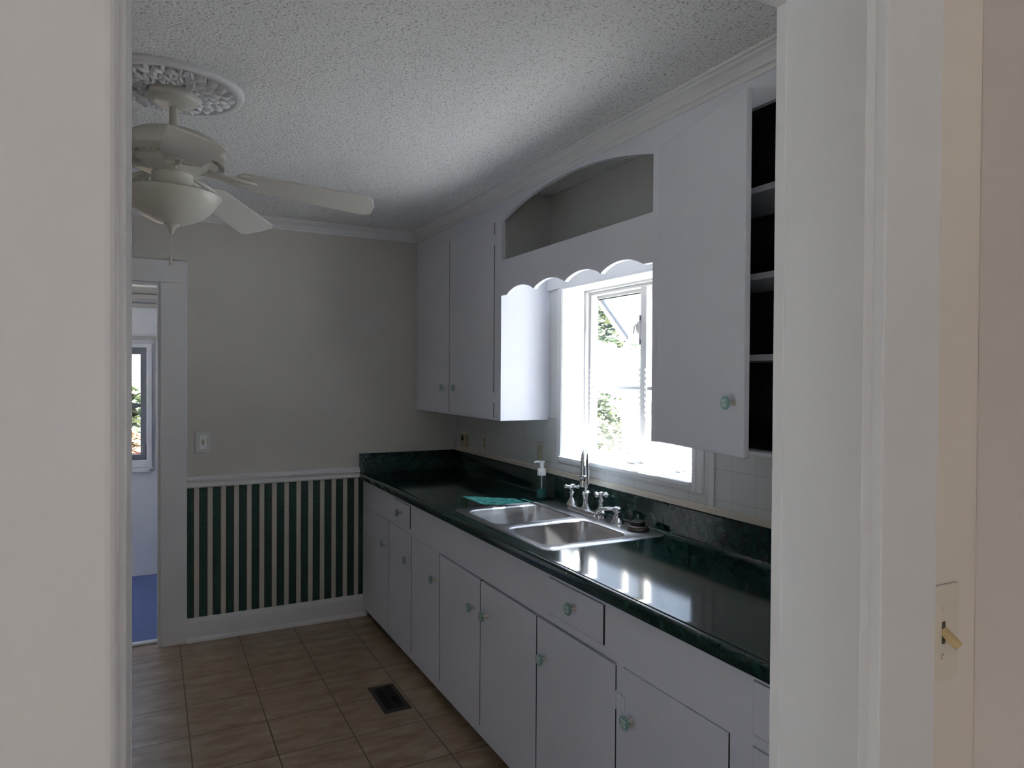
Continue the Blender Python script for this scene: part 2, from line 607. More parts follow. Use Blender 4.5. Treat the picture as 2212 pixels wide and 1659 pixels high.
MB().panel('Y', -2.88, -2.86, -0.15, 0.55, 1.2, 1.9, [(-0.12, 0.52, 1.23, 1.535), (-0.12, 0.52, 1.565, 1.87)]).build('sash', M['trim'], wn4, 0.002)

# room behind the camera
struct(MB().box(0.925, 1.03, -2.9, YN0-0.0005, 0, ZC).build('wall_hall_right', painted('hall_side_paint', (0.66, 0.62, 0.61), 0.6)))
struct(MB().box(-2.6, -2.5, -2.9, YN0, 0, ZC).build('wall_hall_left', painted('hall_dark_bounce_cut', (0.14, 0.09, 0.06), 0.5)))  # unseen wall, its dark colour made up to cut bounce onto the jamb
struct(MB().panel('Y', -2.9, -2.8, -2.6, 1.03, 0, ZC, [(-0.15, 0.55, 1.2, 1.9)]).build('wall_hall_back', M['hallwall']))
struct(MB().box(-2.6, 1.03, -2.9, YN0, ZC, ZC+0.1).build('ceiling_hall', M['casing']))

# ---------------- doorway trim (jamb lining, stops, near-side casing)
d = sroot('door_2', (0, YN0, 0))
MB().box(DX1-0.0005, DX1+0.02, YN0-0.002, YN1+0.002, 0, DZ+0.02).build('jamb', M['casing'], d, 0.001)
MB().box(DX0-0.02, DX0+0.0005, YN0-0.002, YN1+0.002, 0, DZ+0.02).build('jamb', M['casing'], d, 0.001)
MB().box(DX0, DX1, YN0-0.002, YN1+0.002, DZ, DZ+0.02).build('jamb', M['casing'], d, 0.001)
# thin stop strips on the kitchen edge, and near-side casing boards
MB().box(DX1-0.0025, DX1, YN1-0.014, YN1+0.002, 0, DZ).build('door_stop', M['casing'], d, 0.001)
MB().box(DX0, DX0+0.001, YN1-0.014, YN1+0.002, 0, DZ).build('door_stop', M['casing'], d)
MB().box(DX0+0.001, DX1-0.0025, YN1-0.014, YN1+0.002, DZ-0.006, DZ).build('door_stop', M['casing'], d, 0.001)
MB().box(0.714, 0.817, YN0-0.016, YN0, 0, DZ+0.014).build('casing', M['casing'], d, 0.0025, 3)
MB().box(-0.130, -0.0178, YN0-0.016, YN0, 0, DZ+0.014).build('casing', M['casing'], d, 0.007, 4)
MB().box(-0.130, 0.817, YN0-0.018, YN0, DZ+0.014, DZ+0.13).build('casing', M['casing'], d, 0.002)

# ---------------- doorway in the far wall
d = sroot('door_1', (0, YD, 0))
MB().box(0.045, 0.181, YD-0.02, YD, 0, 2.055).build('casing', M['trim'], d, 0.003)
MB().box(-0.86, -0.72, YD-0.02, YD, 0, 2.055).build('casing', M['trim'], d, 0.003)
MB().box(-0.86, 0.181, YD-0.022, YD, 2.0555, 2.181).build('casing', M['trim'], d, 0.003)
MB().box(0.0449, 0.030, YD-0.008, YD+0.095, 0, 2.055).build('jamb', M['trim'], d, 0.002)
MB().box(-0.72, -0.705, YD-0.008, YD+0.095, 0, 2.055).build('jamb', M['trim'], d, 0.002)
MB().box(-0.705, 0.03, YD-0.008, YD+0.095, 2.035, 2.055).build('jamb', M['trim'], d, 0.002)
MB().box(-0.705, 0.03, YD+0.062, YD+0.10, 0, 0.014).build('threshold', M['trim'], d, 0.003)

# ---------------- trim on the far wall
o = MB()
o.extrude([(YD, 0.885), (YD-0.010, 0.888), (YD-0.016, 0.896), (YD-0.012, 0.906), (YD-0.014, 0.918), (YD-0.026, 0.926), (YD-0.028, 0.936),
           (YD-0.016, 0.942), (YD-0.010, 0.950), (YD, 0.954)], 'X', 0.181, XA)
struct(o.build('trim_1', M['trim']))
o = MB()
o.extrude([(YD, 0), (YD-0.030, 0), (YD-0.029, 0.012), (YD-0.022, 0.022), (YD-0.016, 0.026), (YD-0.015, 0.105), (YD-0.012, 0.118), (YD-0.006, 0.124),
           (YD-0.004, 0.134), (YD, 0.136)], 'X', 0.181, XB+0.02)
struct(o.build('baseboard_far', M['trim']))


def crown(sign, base, w_):
    pr = [(0, -0.061), (0.006, -0.061), (0.009, -0.056), (0.010, -0.048), (0.018, -0.044), (0.021, -0.036), (0.034, -0.022), (0.046, -0.016),
          (0.050, -0.010), (0.058, -0.008), (0.060, 0.0), (0, 0)]
    return [(base + sign*u, ZC + v) for u, v in pr]


struct(MB().extrude(crown(-1, YD, 1), 'X', XL, XC).build('trim_2', M['trim']))
struct(MB().extrude(crown(-1, XC, 1), 'Y', YN1, YD).build('trim_3', M['trim']))

# ---------------- the room beyond
YF = 5.957
struct(MB().box(-2.6, 1.9, YD+0.0905, YF+0.1, -0.05, 0.003).build('floor_back_room', M['carpet']))
struct(MB().panel('Y', YF, YF+0.1, -2.6, 1.9, 0, 2.6, [(-0.95, -0.030, 0.885, 1.74)]).build('wall_back_room', M['back']))
struct(MB().box(-2.7, -2.6, YD+0.09, YF+0.1, 0, 2.6).build('wall_back_left', M['back']))
struct(MB().box(1.75, 1.84, YD+0.0905, YF, 0, 2.6).build('wall_back_right', M['back']))
struct(MB().box(-2.6, 1.9, YD+0.0905, YF+0.1, 2.215, 2.3).build('ceiling_back_room', M['trim']))
o = MB()
o.box(-2.6, 1.75, YF-0.05, YF, 2.14, 2.2149)
o.box(-2.6, 1.75, YF-0.075, YF-0.05, 2.10, 2.1385)
o.box(-2.6, 1.75, YF-0.03, YF, 2.045, 2.075)
o.box(-2.6, 1.75, YF-0.025, YF, 1.80, 1.822)
struct(o.build('trim_4', painted('backlit_shade_trim', (0.36, 0.35, 0.34), 0.5), bevel=0.003))  # grey-brown puts the mouldings' backlit shade into their colour
wn2 = sroot('window_2', (-0.5, YF, 0.9))
o = MB()
o.panel('Y', YF-0.018, YF, -1.02, 0.006, 0.83, 1.772, [(-0.95, -0.030, 0.885, 1.74)])
o.build('window_frame', M['back'], wn2, 0.003)
o = MB()
o.panel('Y', YF+0.02, YF+0.06, -0.95, -0.0305, 0.886, 1.739, [(-0.91, -0.072, 0.925, 1.69)])
o.build('sash', M['dkframe'], wn2, 0.002)
MB().box(-0.91, -0.072, YF+0.03, YF+0.05, 1.285, 1.315).build('meeting_rail', M['dkframe'], wn2)
MB().box(-0.91, -0.072, YF+0.038, YF+0.042, 0.925, 1.69).build('pane', M['glass'], wn2)
MB().box(-0.062, -0.036, YF+0.005, YF+0.02, 0.90, 1.0).build('latch', M['dkframe'], wn2, 0.004)
# rounded stool
o = MB()
pts = [(-1.05, YF), (-1.05, YF-0.07)] + [(0.016-0.04+0.04*math.sin(a), YF-0.07+0.04-0.04*math.cos(a)) for a in [i*PI/2/8 for i in range(9)]] + [(0.016, YF)]
o.extrude(pts, 'Z', 0.80, 0.828)
o.build('window_sill', M['trim'], wn2, 0.006, 3)

# ================================================================== GARDEN WINDOW
wn1 = sroot('window_1', (XW, 2.49, 1.13))
# wooden casing on the wall (no apron), head covered by the soffit board
CT = 0.02
pc = lambda y0, s: [(XW-0.0005, y0), (XW-CT+0.004, y0), (XW-CT, y0+s*0.004), (XW-CT, y0+s*0.020), (XW-CT+0.006, y0+s*0.024), (XW-CT+0.006, y0+s*0.050),
                    (XW-CT+0.010, y0+s*0.056), (XW-0.0005, y0+s*0.058)]
MB().extrude(pc(OY1+0.002, 1), 'Z', 1.128, 1.99).build('casing', M['trim'], wn1)
MB().extrude(pc(OY0-0.002, -1), 'Z', 1.105, 1.99).build('casing', M['trim'], wn1)
MB().box(XW-CT, XW-0.0005, OY0-0.06, 3.113, 1.986, 2.115).build('casing', M['trim'], wn1, 0.003)
# reveals
o = MB()
o.box(XW-0.014, 1.966, OY1-0.0005, OY1+0.012, OZ0, OZ1)
o.box(XW-0.014, 1.966, OY0-0.012, OY0+0.0005, OZ0, OZ1)
o.box(XW-0.018, 1.985, OY0, OY1, OZ1-0.006, OZ1+0.01)
o.build('reveal', M['trim'], wn1, 0.001)
# stool
o = MB()
o.box(XW-0.028, 1.97, OY0-0.002, OY1+0.012, 1.122, 1.140)
o.build('window_sill', M['trim'], wn1, 0.005, 3)
# vinyl frame in the wall
X0, X1 = 1.966, 2.028
o = MB()
o.panel('X', X0, X1, OY0, OY1, OZ0+0.012, OZ1-0.006, [(OY0+0.016, OY1-0.016, OZ0+0.02, OZ1-0.016)])
o.panel('X', X0+0.02, X1, OY0+0.016, OY1-0.016, OZ0+0.02, OZ1-0.016, [(OY0+0.032, OY1-0.032, OZ0+0.021, OZ1-0.032)])
o.build('window_frame', M['vinyl'], wn1, 0.002)
# mullion
MY0, MY1 = 2.492, 2.552
o = MB()
o.box(1.992, X1, MY0+0.006, MY1-0.016, OZ0+0.02, OZ1-0.02)
o.box(2.000, X1, MY1-0.016, MY1, OZ0+0.02, OZ1-0.02)
o.build('mullion', M['vinyl'], wn1, 0.003)
# shelf slots on mullion and frame
for (yy) in (MY0+0.012, OY1-0.024, MY1-0.006, OY0+0.024):
    s_ = MB()
    for k in range(9):
        z_ = 1.36 + 0.026*k
        s_.box(1.9895 if yy < 2.6 and yy > 2.3 else 1.9845, 1.995, yy-0.0025, yy+0.0025, z_, z_+0.013)
    s_.build('shelf_slot_strip', M['plastic'], wn1)
# box body
XF = 2.225
ZB, ZT, ZK = 1.128, 1.955, 1.735     # seat, top at the wall, knee
o = MB()
o.box(X1, XF+0.02, OY0-0.01, OY1+0.012, ZB-0.04, ZB+0.010)
o.build('seat_board', M['trim'], wn1, 0.002)


def bar(mb, a, b_, w1, w2):
    a, b_ = Vector(a), Vector(b_)
    t = (b_-a).normalized()
    side = Vector((0, 1, 0)) if abs(t.y) < 0.9 else Vector((1, 0, 0))
    nn = t.cross(side).normalized(); side = nn.cross(t).normalized()
    v = []
    for p in (a, b_):
        for s1, s2 in ((-1, -1), (1, -1), (1, 1), (-1, 1)):
            v.append(mb.b.verts.new(p + side*s1*w1/2 + nn*s2*w2/2))
    for q in ((0, 1, 2, 3), (7, 6, 5, 4), (0, 4, 5, 1), (1, 5, 6, 2), (2, 6, 7, 3), (3, 7, 4, 0)):
        mb.face([v[i] for i in q])


for ye in (OY1-0.008, OY0+0.008):
    s_ = -1 if ye > 2.5 else 1
    o = MB()
    bar(o, (X1, ye, ZT+0.004), (XF, ye, ZK), 0.022, 0.022)             # sloping edge
    o.box(XF-0.012, XF+0.012, ye-0.012, ye+0.012, ZB, ZK+0.004)        # corner post
    o.box(X1, XF, ye-0.010, ye+0.010, ZB+0.009, ZB+0.028)
    o.build('side_frame', M['vinyl'], wn1, 0.002)
    MB().extrude([(X1, ZB+0.02), (XF-0.005, ZB+0.02), (XF-0.005, ZK-0.004), (X1, ZT-0.006)], 'Y', ye-0.003, ye+0.003).build('pane', M['glass'], wn1)
    o = MB()
    yi = ye + s_*0.026
    bar(o, (X1+0.006, yi, ZT-0.006), (XF-0.004, yi, ZK+0.006), 0.007, 0.018)
    o.build('roof_gasket', M['gasket'], wn1)
    o = MB()
    bar(o, (X1+0.006, ye+s_*0.016, ZT-0.002), (XF-0.004, ye+s_*0.016, ZK+0.004), 0.012, 0.016)
    o.build('roof_sash', M['vinyl'], wn1)
o = MB()
o.box(XF-0.012, XF+0.012, OY0, OY1, ZK-0.012, ZK+0.012)
o.box(XF-0.012, XF+0.012, OY0, OY1, ZB+0.005, ZB+0.028)
o.build('front_rail', M['vinyl'], wn1, 0.002)
MB().box(X1-0.004, X1+0.02, OY0, OY1, ZT-0.018, ZT+0.02).build('roof_header', M['vinyl'], wn1, 0.002)
MB().box(X1+0.0, X1+0.012, OY0+0.03, OY1-0.03, ZT-0.023, ZT-0.018).build('roof_gasket', M['gasket'], wn1)
MB().box(XF-0.003, XF+0.003, OY0, OY1, ZB+0.02, ZK-0.008).build('pane', M['glass'], wn1)
o = MB()
o.extrude([(X1, ZT), (XF, ZK), (XF, ZK+0.006), (X1, ZT+0.006)], 'Y', OY0, OY1)
o.build('roof_pane', M['roofglass'], wn1)
# shelf with metal edge
MB().box(1.998, 2.012, MY1, OY1-0.03, 1.4815, 1.4975).build('shelf_edge', mat('shelf_edge_aluminium', (0.50, 0.54, 0.54), 0.35, 0.6), wn1, 0.002)
MB().box(2.012, XF-0.02, MY1, OY1-0.03, 1.487, 1.492).build('shelf', M['glass'], wn1)
MB().box(1.998, 2.012, OY0+0.03, MY0+0.006, 1.4815, 1.4975).build('shelf_edge', bpy.data.materials['shelf_edge_aluminium'], wn1, 0.002)
# crank operator on the mullion
o = MB()
o.box(1.999, 2.014, MY1-0.004, MY1+0.010, 1.715, 1.812)
o.ball((2.004, MY1+0.010, 1.768), 0.022, (0.8, 0.8, 1.5))
o.tube([(1.998, MY1+0.022, 1.785), (1.992, MY1+0.034, 1.775), (1.990, MY1+0.036, 1.74)], 0.005, 8)
o.build('crank', M['vinyl'], wn1, smooth=50)
MB().box(1.994, 2.0, MY1-0.006, MY1+0.001, 1.802, 1.826).build('crank_bracket', M['dkframe'], wn1)
MB().box(1.994, 2.0, MY1-0.006, MY1+0.001, 1.69, 1.715).build('crank_bracket', M['dkframe'], wn1)
for yy in (OY1-0.04, MY1+0.10, OY0+0.05):
    MB().box(XF-0.03, XF-0.016, yy-0.01, yy+0.01, ZB+0.010, ZB+0.03).build('clip', M['dkframe'], wn1, 0.002)

# ---------------- tile board on the window wall (surface of the wall) and its trims
o = MB()
o.panel('X', XW-0.006, XW-0.0004, YN1, YD-0.001, 1.06, ZU+0.01, [(OY0-0.0605, OY1+0.0605, 1.1, ZU+0.01)])
struct(o.build('trim_5', M['walltile']))
struct(MB().box(XW-0.012, XW-0.006, 1.906, 1.932, 1.062, ZU).build('trim_6', M['wallwin'], bevel=0.002))
struct(MB().box(XW-0.018, XW-0.0061, YD-0.018, YD-0.0005, 1.062, ZU).build('trim_7', M['wallwin'], bevel=0.002))
struct(MB().extrude([(XW-0.022, 1.0395), (XW-0.0005, 1.0395), (XW-0.0005, 1.064), (XW-0.012, 1.064), (XW-0.019, 1.056)], 'Y', YN1, YD).build('trim_8', M['caulk']))

# ================================================================== KNOB
kp_face = None


def knob(parent, x, y, z, plate=True):
    """round ceramic knob on the -X side of a front at x"""
    k = MB().lathe([(0.009, 0.0), (0.0075, -0.004), (0.006, -0.010), (0.0065, -0.020), (0.011, -0.024)], (x, y, z), 16, 'X').build('knob', M['plate'], parent, smooth=50)
    MB().lathe([(0.008, -0.0235), (0.0175, -0.025), (0.0200, -0.028), (0.0200, -0.031), (0.0175, -0.0335), (0.0001, -0.0345)], (x, y, z), 24, 'X', cap=False).build('knob_disc', M['knobgreen'], k, smooth=40)
    p = MB()
    for a in range(4):
        an = PI/4 + a*PI/2
        p.ball((x-0.0338, y+0.0083*math.cos(an), z+0.0083*math.sin(an)), 0.0056, (0.25, 1, 1), 10, 6)
    for a in range(12):
        an = a*PI/6
        p.ball((x-0.0330, y+0.0170*math.cos(an), z+0.0170*math.sin(an)), 0.0022, (0.3, 1, 1), 6, 4)
    p.build('knob_petals', M['knobwhite'], k, smooth=60)
    return k


# ================================================================== BASE CABINETS
G = 0.0022


def hinge(parent, x, y, z):
    o = MB()
    o.tube([(x-0.003, y, z-0.026), (x-0.003, y, z+0.026)], 0.0035, 8)
    o.box(x-0.0022, x, y-0.014, y+0.014, z-0.022, z+0.022)
    return o.build('hinge', M['cab'], parent, smooth=40)


def base_cab(y0, y1, doors, drawers, label, grp='white base cabinets under the green counter'):
    """doors (ya,yb,knob_y,hinge_y,lift) ; drawers (ya,yb,z0,z1,knob_y)"""
    t = thing('base_cabinet', ((XB+XW)/2, (y0+y1)/2, 0), label, 'cabinet', grp)
    holes = [(a, b_, 0.095, 0.7065) for a, b_, *_ in doors] + [(a, b_, z0, z1) for a, b_, z0, z1, _ in drawers]
    MB().panel('X', XB, XB+0.018, y0, y1, 0.055, 0.876, holes).build('face_frame', M['cab'], t)
    o = MB()
    o.box(XB+0.018, XW-0.002, y0+0.0005, y0+0.0125, 0.055, 0.74)
    o.box(XB+0.018, XW-0.002, y1-0.0125, y1-0.0005, 0.055, 0.74)
    o.box(XB+0.018, XW-0.002, y0+0.0125, y1-0.0125, 0.075, 0.09)
    o.box(XW-0.014, XW-0.002, y0+0.0125, y1-0.0125, 0.09, 0.74)
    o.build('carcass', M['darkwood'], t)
    MB().box(XB+0.065, XB+0.08, y0, y1, 0, 0.075).build('toe_kick', M['kick'], t)
    for a, b_, ky, hy, lift in doors:
        zt = 0.7065 - G - lift
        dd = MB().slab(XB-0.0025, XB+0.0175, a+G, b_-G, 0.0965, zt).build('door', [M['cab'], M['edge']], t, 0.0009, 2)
        knob(dd, XB-0.0025, ky, 0.572)
        if hy is not None:
            for hz in (0.60, 0.20):
                hinge(dd, XB-0.002, hy, hz)
    for a, b_, z0, z1, ky in drawers:
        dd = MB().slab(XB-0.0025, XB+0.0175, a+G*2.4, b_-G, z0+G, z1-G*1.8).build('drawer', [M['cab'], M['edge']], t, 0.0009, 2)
        if ky is not None:
            knob(dd, XB-0.0025, ky, (z0+z1)/2+0.005)
    return t


base_cab(3.423, 4.360, [(3.815, 4.325, 3.862, None, 0), (3.4235, 3.815, 3.462, None, 0)], [(3.446, 3.722, 0.733, 0.856, 3.584)],
         'white base cabinet against the striped far wall, two doors and one drawer')
base_cab(3.026, 3.423, [(3.0265, 3.423, 3.074, None, 0)], [],
         'narrow single-door white base cabinet just left of the sink cabinet')
base_cab(2.104, 3.026, [(2.573, 3.0258, 2.632, None, 0.005), (2.1045, 2.573, 2.505, None, 0.007)], [],
         'double-door white base cabinet under the sink, its two knobs side by side')
base_cab(1.620, 2.104, [(1.636, 2.103, 2.036, 1.634, 0.007)], [(1.696, 2.026, 0.733, 0.859, 1.857)],
         'white base cabinet with a gap below its drawer, right of the sink cabinet')
base_cab(1.150, 1.620, [(1.19, 1.603, 1.556, 1.606, 0)], [],
         'single-door white base cabinet nearest on the right, wide blank panel above its door')
base_cab(YN1+0.004, 1.150, [], [(0.68, 1.120, 0.735, 0.862, 0.90), (0.68, 1.120, 0.53, 0.712, 0.90), (0.68, 1.120, 0.32, 0.51, 0.90), (0.68, 1.120, 0.10, 0.30, 0.90)],
         'white drawer cabinet at the right end, mostly hidden behind the doorway')

# ================================================================== COUNTERTOP
SX0, SX1, SY0, SY1 = 1.250, 1.812, 2.125, 2.985      # sink outline
t = thing('countertop', ((XA+XW)/2, (YN1+YD)/2, 0.877), 'long dark green marbled countertop with backsplash running to the far wall', 'countertop')
o = MB()
Y0c, Y1c = YN1+0.001, YD-0.0005
lip = [(XA+0.05, 0.877), (XA+0.006, 0.877), (XA+0.001, 0.881), (XA, 0.888), (XA, 0.906), (XA+0.002, 0.912), (XA+0.007, 0.9165), (XA+0.013, 0.918),
       (XA+0.020, 0.9175), (XA+0.027, 0.9155), (XA+0.034, 0.915), (XA+0.05, 0.915)]
o.extrude(lip, 'Y', Y0c, Y1c)
o.panel('Z', 0.878, 0.915, XA+0.05, XW-0.0005, Y0c, Y1c, [(SX0+0.015, SX1-0.012, SY0+0.015, SY1-0.015)])
o.build('worktop', M['green'], t, smooth=35)
bs = [(XW-0.0005, 0.9151), (XW-0.040, 0.9151), (XW-0.030, 0.917), (XW-0.023, 0.922), (XW-0.020, 0.930), (XW-0.020, 1.033), (XW-0.017, 1.038), (XW-0.012, 1.0395), (XW-0.0005, 1.0395)]
MB().extrude(bs, 'Y', Y0c, Y1c).build('backsplash', M['green'], t, smooth=50)
bs = [(YD-0.0005, 0.9151), (YD-0.022, 0.9151), (YD-0.020, 0.918), (YD-0.020, 1.034), (YD-0.016, 1.0395), (YD-0.0005, 1.0395)]
MB().extrude(bs, 'X', XA, XW-0.02).build('backsplash', M['green'], t, smooth=50)

# ================================================================== SINK


def rrect(x0, x1, y0, y1, r, z, k=6):
    pts = []
    for cx, cy, a0 in ((x1-r, y1-r, 0), (x0+r, y1-r, 90), (x0+r, y0+r, 180), (x1-r, y0+r, 270)):
        for i in range(k+1):
            a = math.radians(a0 + 90*i/k)
            pts.append((cx+r*math.cos(a), cy+r*math.sin(a), z))
    return pts


sink = thing('kitchen_sink', (1.53, 2.55, 0.915), 'double-bowl stainless steel sink set into the green counter', 'sink')
ZD = 0.9185
bowls = [(1.283, 1.672, 2.176, 2.520), (1.283, 1.672, 2.578, 2.925)]
o = MB()
loops = []
for ring in [rrect(SX0+0.006, SX1-0.006, SY0+0.006, SY1-0.006, 0.035, ZD)] + [rrect(*b_, 0.060, ZD) for b_ in bowls]:
    vs_ = [o.b.verts.new(p) for p in ring]
    loops.append(vs_)
    for i in range(len(vs_)):
        o.b.edges.new((vs_[i], vs_[(i+1) % len(vs_)]))
bmesh.ops.triangle_fill(o.b, edges=o.b.edges[:], use_beauty=True)
out = [o.b.verts.new(p) for p in rrect(SX0, SX1, SY0, SY1, 0.04, 0.9152)]
for i in range(len(out)):
    j = (i+1) % len(out)
    o.face([loops[0][i], loops[0][j], out[j], out[i]])
for vs_, b_ in zip(loops[1:], bowls):
    prev = vs_
    for ins, z in ((0.002, ZD-0.0015), (0.004, ZD-0.006)):
        cur = [o.b.verts.new(p) for p in rrect(b_[0]+ins, b_[1]-ins, b_[2]+ins, b_[3]-ins, 0.060-ins*0.5, z)]
        for i in range(len(cur)):
            j = (i+1) % len(cur)
            o.face([prev[i], prev[j], cur[j], cur[i]])
        prev = cur
o.build('deck', M['rim'], sink, smooth=60)
for b_ in bowls:
    o = MB()
    prev = None
    for ins, z, r in ((0.004, ZD-0.006, 0.058), (0.010, ZD-0.05, 0.060), (0.015, 0.80, 0.062), (0.020, 0.758, 0.064), (0.030, 0.742, 0.066), (0.052, 0.734, 0.06), (0.13, 0.730, 0.03)):
        cur = [o.b.verts.new(p) for p in rrect(b_[0]+ins, b_[1]-ins, b_[2]+ins, b_[3]-ins, r if ins < 0.1 else 0.04, z)]
        if prev:
            for i in range(len(cur)):
                j = (i+1) % len(cur)
                o.face([prev[i], prev[j], cur[j], cur[i]])
        prev = cur
    o.face(prev)
    bw = o.build('bowl', M['steel'], sink, smooth=60)
    cx, cy = (b_[0]+b_[1])/2, (b_[2]+b_[3])/2
    MB().lathe([(0.055, 0.7305), (0.052, 0.733), (0.045, 0.7325), (0.040, 0.7315), (0.0001, 0.7312)], (cx, cy, 0), 24, cap=False).build('drain', M['rim'], bw, smooth=50)

# ================================================================== FAUCET
fx = 1.752
fa = thing('kitchen_faucet', (fx, 2.61, ZD), 'chrome two-handle gooseneck faucet at the back of the sink', 'faucet')
o = MB()
for k, (ins, z) in enumerate(((0, 0.9187), (0, 0.934), (0.004, 0.941), (0.010, 0.944))):
    cur = [o.b.verts.new(p) for p in rrect(fx-0.030+ins, fx+0.030-ins, 2.475+ins, 2.755-ins, 0.029-ins, z)]
    if k == 0:
        o.face(cur[::-1])
    else:
        for i in range(len(cur)):
            j = (i+1) % len(cur)
            o.face([prev[i], prev[j], cur[j], cur[i]])
    prev = cur
o.face(prev)
o.build('base_plate', M['chrome'], fa, smooth=50)
sy = 2.615
o = MB().lathe([(0.026, 0.943), (0.024, 0.950), (0.017, 0.958), (0.0155, 0.985), (0.0165, 1.003), (0.021, 1.008), (0.021, 1.016), (0.015, 1.020), (0.0115, 1.026)], (fx, sy, 0), 20)
sd = Vector((-0.66, -0.75, 0)).normalized()
R_ = 0.058
ctr = Vector((fx, sy, 1.155))
pts = [(fx, sy, 1.02), (fx, sy, 1.08), (fx, sy, 1.155)]
for i in range(1, 13):
    a = PI*i/12
    pts.append(tuple(ctr + sd*R_*(1-math.cos(a)) + Vector((0, 0, R_*math.sin(a)))))
e_ = Vector(pts[-1])
pts += [tuple(e_ - Vector((0, 0, 0.02))), tuple(e_ - Vector((0, 0, 0.045)))]
rad = [0.0115]*len(pts)
o.tube(pts, rad, 14)
o.lathe([(0.0125, 0), (0.0155, -0.003), (0.0155, -0.008), (0.0125, -0.012), (0.0155, -0.03), (0.0165, -0.048), (0.0120, -0.052)], tuple(e_ - Vector((0, 0, 0.045))), 16)
o.build('spout', M['chrome'], fa, smooth=50)
for hy, rot in ((2.735, 0.75), (2.497, 0.25)):
    o = MB().lathe([(0.029, 0.942), (0.026, 0.950), (0.015, 0.968), (0.010, 0.980), (0.011, 0.992), (0.015, 0.998), (0.010, 1.004), (0.010, 1.018), (0.014, 1.022), (0.012, 1.034), (0.0001, 1.038)], (fx, hy, 0), 18, cap=False)
    for k in range(4):
        a = rot + k*PI/2
        dv = Vector((math.cos(a), math.sin(a), 0))
        o.tube([tuple(Vector((fx, hy, 1.024)) + dv*0.008), tuple(Vector((fx, hy, 1.024)) + dv*0.024)], [0.005, 0.0065], 10)
        o.ball(tuple(Vector((fx, hy, 1.024)) + dv*0.030), 0.0105, (1, 1, 0.9))
    o.build('handle', M['chrome'], fa, smooth=50)

# chrome soap dispenser beside the faucet
t = thing('soap_dispenser', (1.762, 2.392, ZD), 'low chrome soap pump with a curved nozzle beside the faucet', 'soap dispenser')
dy = 2.392
MB().lathe([(0.032, 0.9187), (0.030, 0.925), (0.018, 0.940), (0.014, 0.952), (0.016, 0.958), (0.012, 0.962)], (1.762, dy, 0), 20).build('base', M['chrome'], t, smooth=50)
o = MB().lathe([(0.010, 0.961), (0.020, 0.966), (0.023, 0.975), (0.021, 0.984), (0.012, 0.989), (0.0001, 0.990)], (1.762, dy, 0), 20, cap=False)
o.tube([(1.757, dy+0.01, 0.977), (1.735, dy+0.035, 0.976), (1.718, dy+0.058, 0.972), (1.708, dy+0.072, 0.963), (1.704, dy+0.078, 0.950)], [0.0085, 0.008, 0.0075, 0.0075, 0.007], 10)
o.build('pump_head', M['chrome'], t, smooth=50)

# drain stopper lying on the deck
t = thing('sink_stopper', (1.758, 2.247, ZD), 'dark round sink drain stopper lying on the corner of the sink', 'sink stopper')
o = MB().lathe([(0.046, 0.9187), (0.047, 0.924), (0.042, 0.929), (0.041, 0.936), (0.036, 0.938), (0.030, 0.932), (0.0001, 0.931)], (1.758, 2.247, 0), 28, cap=False)
o.build('flange', mat('worn_rim_metal', (0.10, 0.08, 0.075), 0.35, 0.8), t, smooth=40)
o = MB()
o.lathe([(0.029, 0.932), (0.029, 0.950), (0.024, 0.955), (0.0001, 0.956)], (1.762, 2.252, 0), 24, cap=False)
o.build('rubber_plug', M['rubber'], t, smooth=40)
MB().lathe([(0.003, 0.955), (0.0025, 0.972), (0.004, 0.975), (0.003, 0.980), (0.0001, 0.981)], (1.762, 2.252, 0), 10, cap=False).build('pin', M['chrome'], t, smooth=50)

# ================================================================== SOAP BOTTLE
bx, by, bz = 1.775, 3.062, 0.9152
t = thing('hand_soap_bottle', (bx, by, bz), 'clear pump bottle of green hand soap behind the sink', 'bottle')
MB().lathe([(0.020, 0), (0.0265, 0.003), (0.0270, 0.012), (0.0268, 0.100), (0.0255, 0.112), (0.022, 0.120), (0.0195, 0.124)], (bx, by, bz), 24).build('bottle', M['clear'], t, smooth=40)
MB().lathe([(0.0195, 0.003), (0.0245, 0.006), (0.0248, 0.052), (0.0001, 0.0525)], (bx, by, bz), 24, cap=False).build('liquid_soap', M['soap'], t, smooth=40)
o = MB().lathe([(0.0195, 0.118), (0.0225, 0.120), (0.0225, 0.146), (0.020, 0.152), (0.012, 0.155), (0.0105, 0.158), (0.0105, 0.180), (0.014, 0.184), (0.0165, 0.187), (0.0165, 0.192), (0.0001, 0.194)], (bx, by, bz), 22, cap=False)
o.tube([(bx-0.010, by+0.001, bz+0.1885), (bx-0.026, by+0.012, bz+0.1885), (bx-0.034, by+0.017, bz+0.185)], [0.006, 0.0055, 0.0045], 8)
o.tube([(bx, by, bz+0.118), (bx, by, bz+0.02)], 0.003, 8)
o.build('pump', M['plastic'], t, smooth=45)

# ================================================================== UPPER CABINETS
YE, YG = 3.115, 1.930


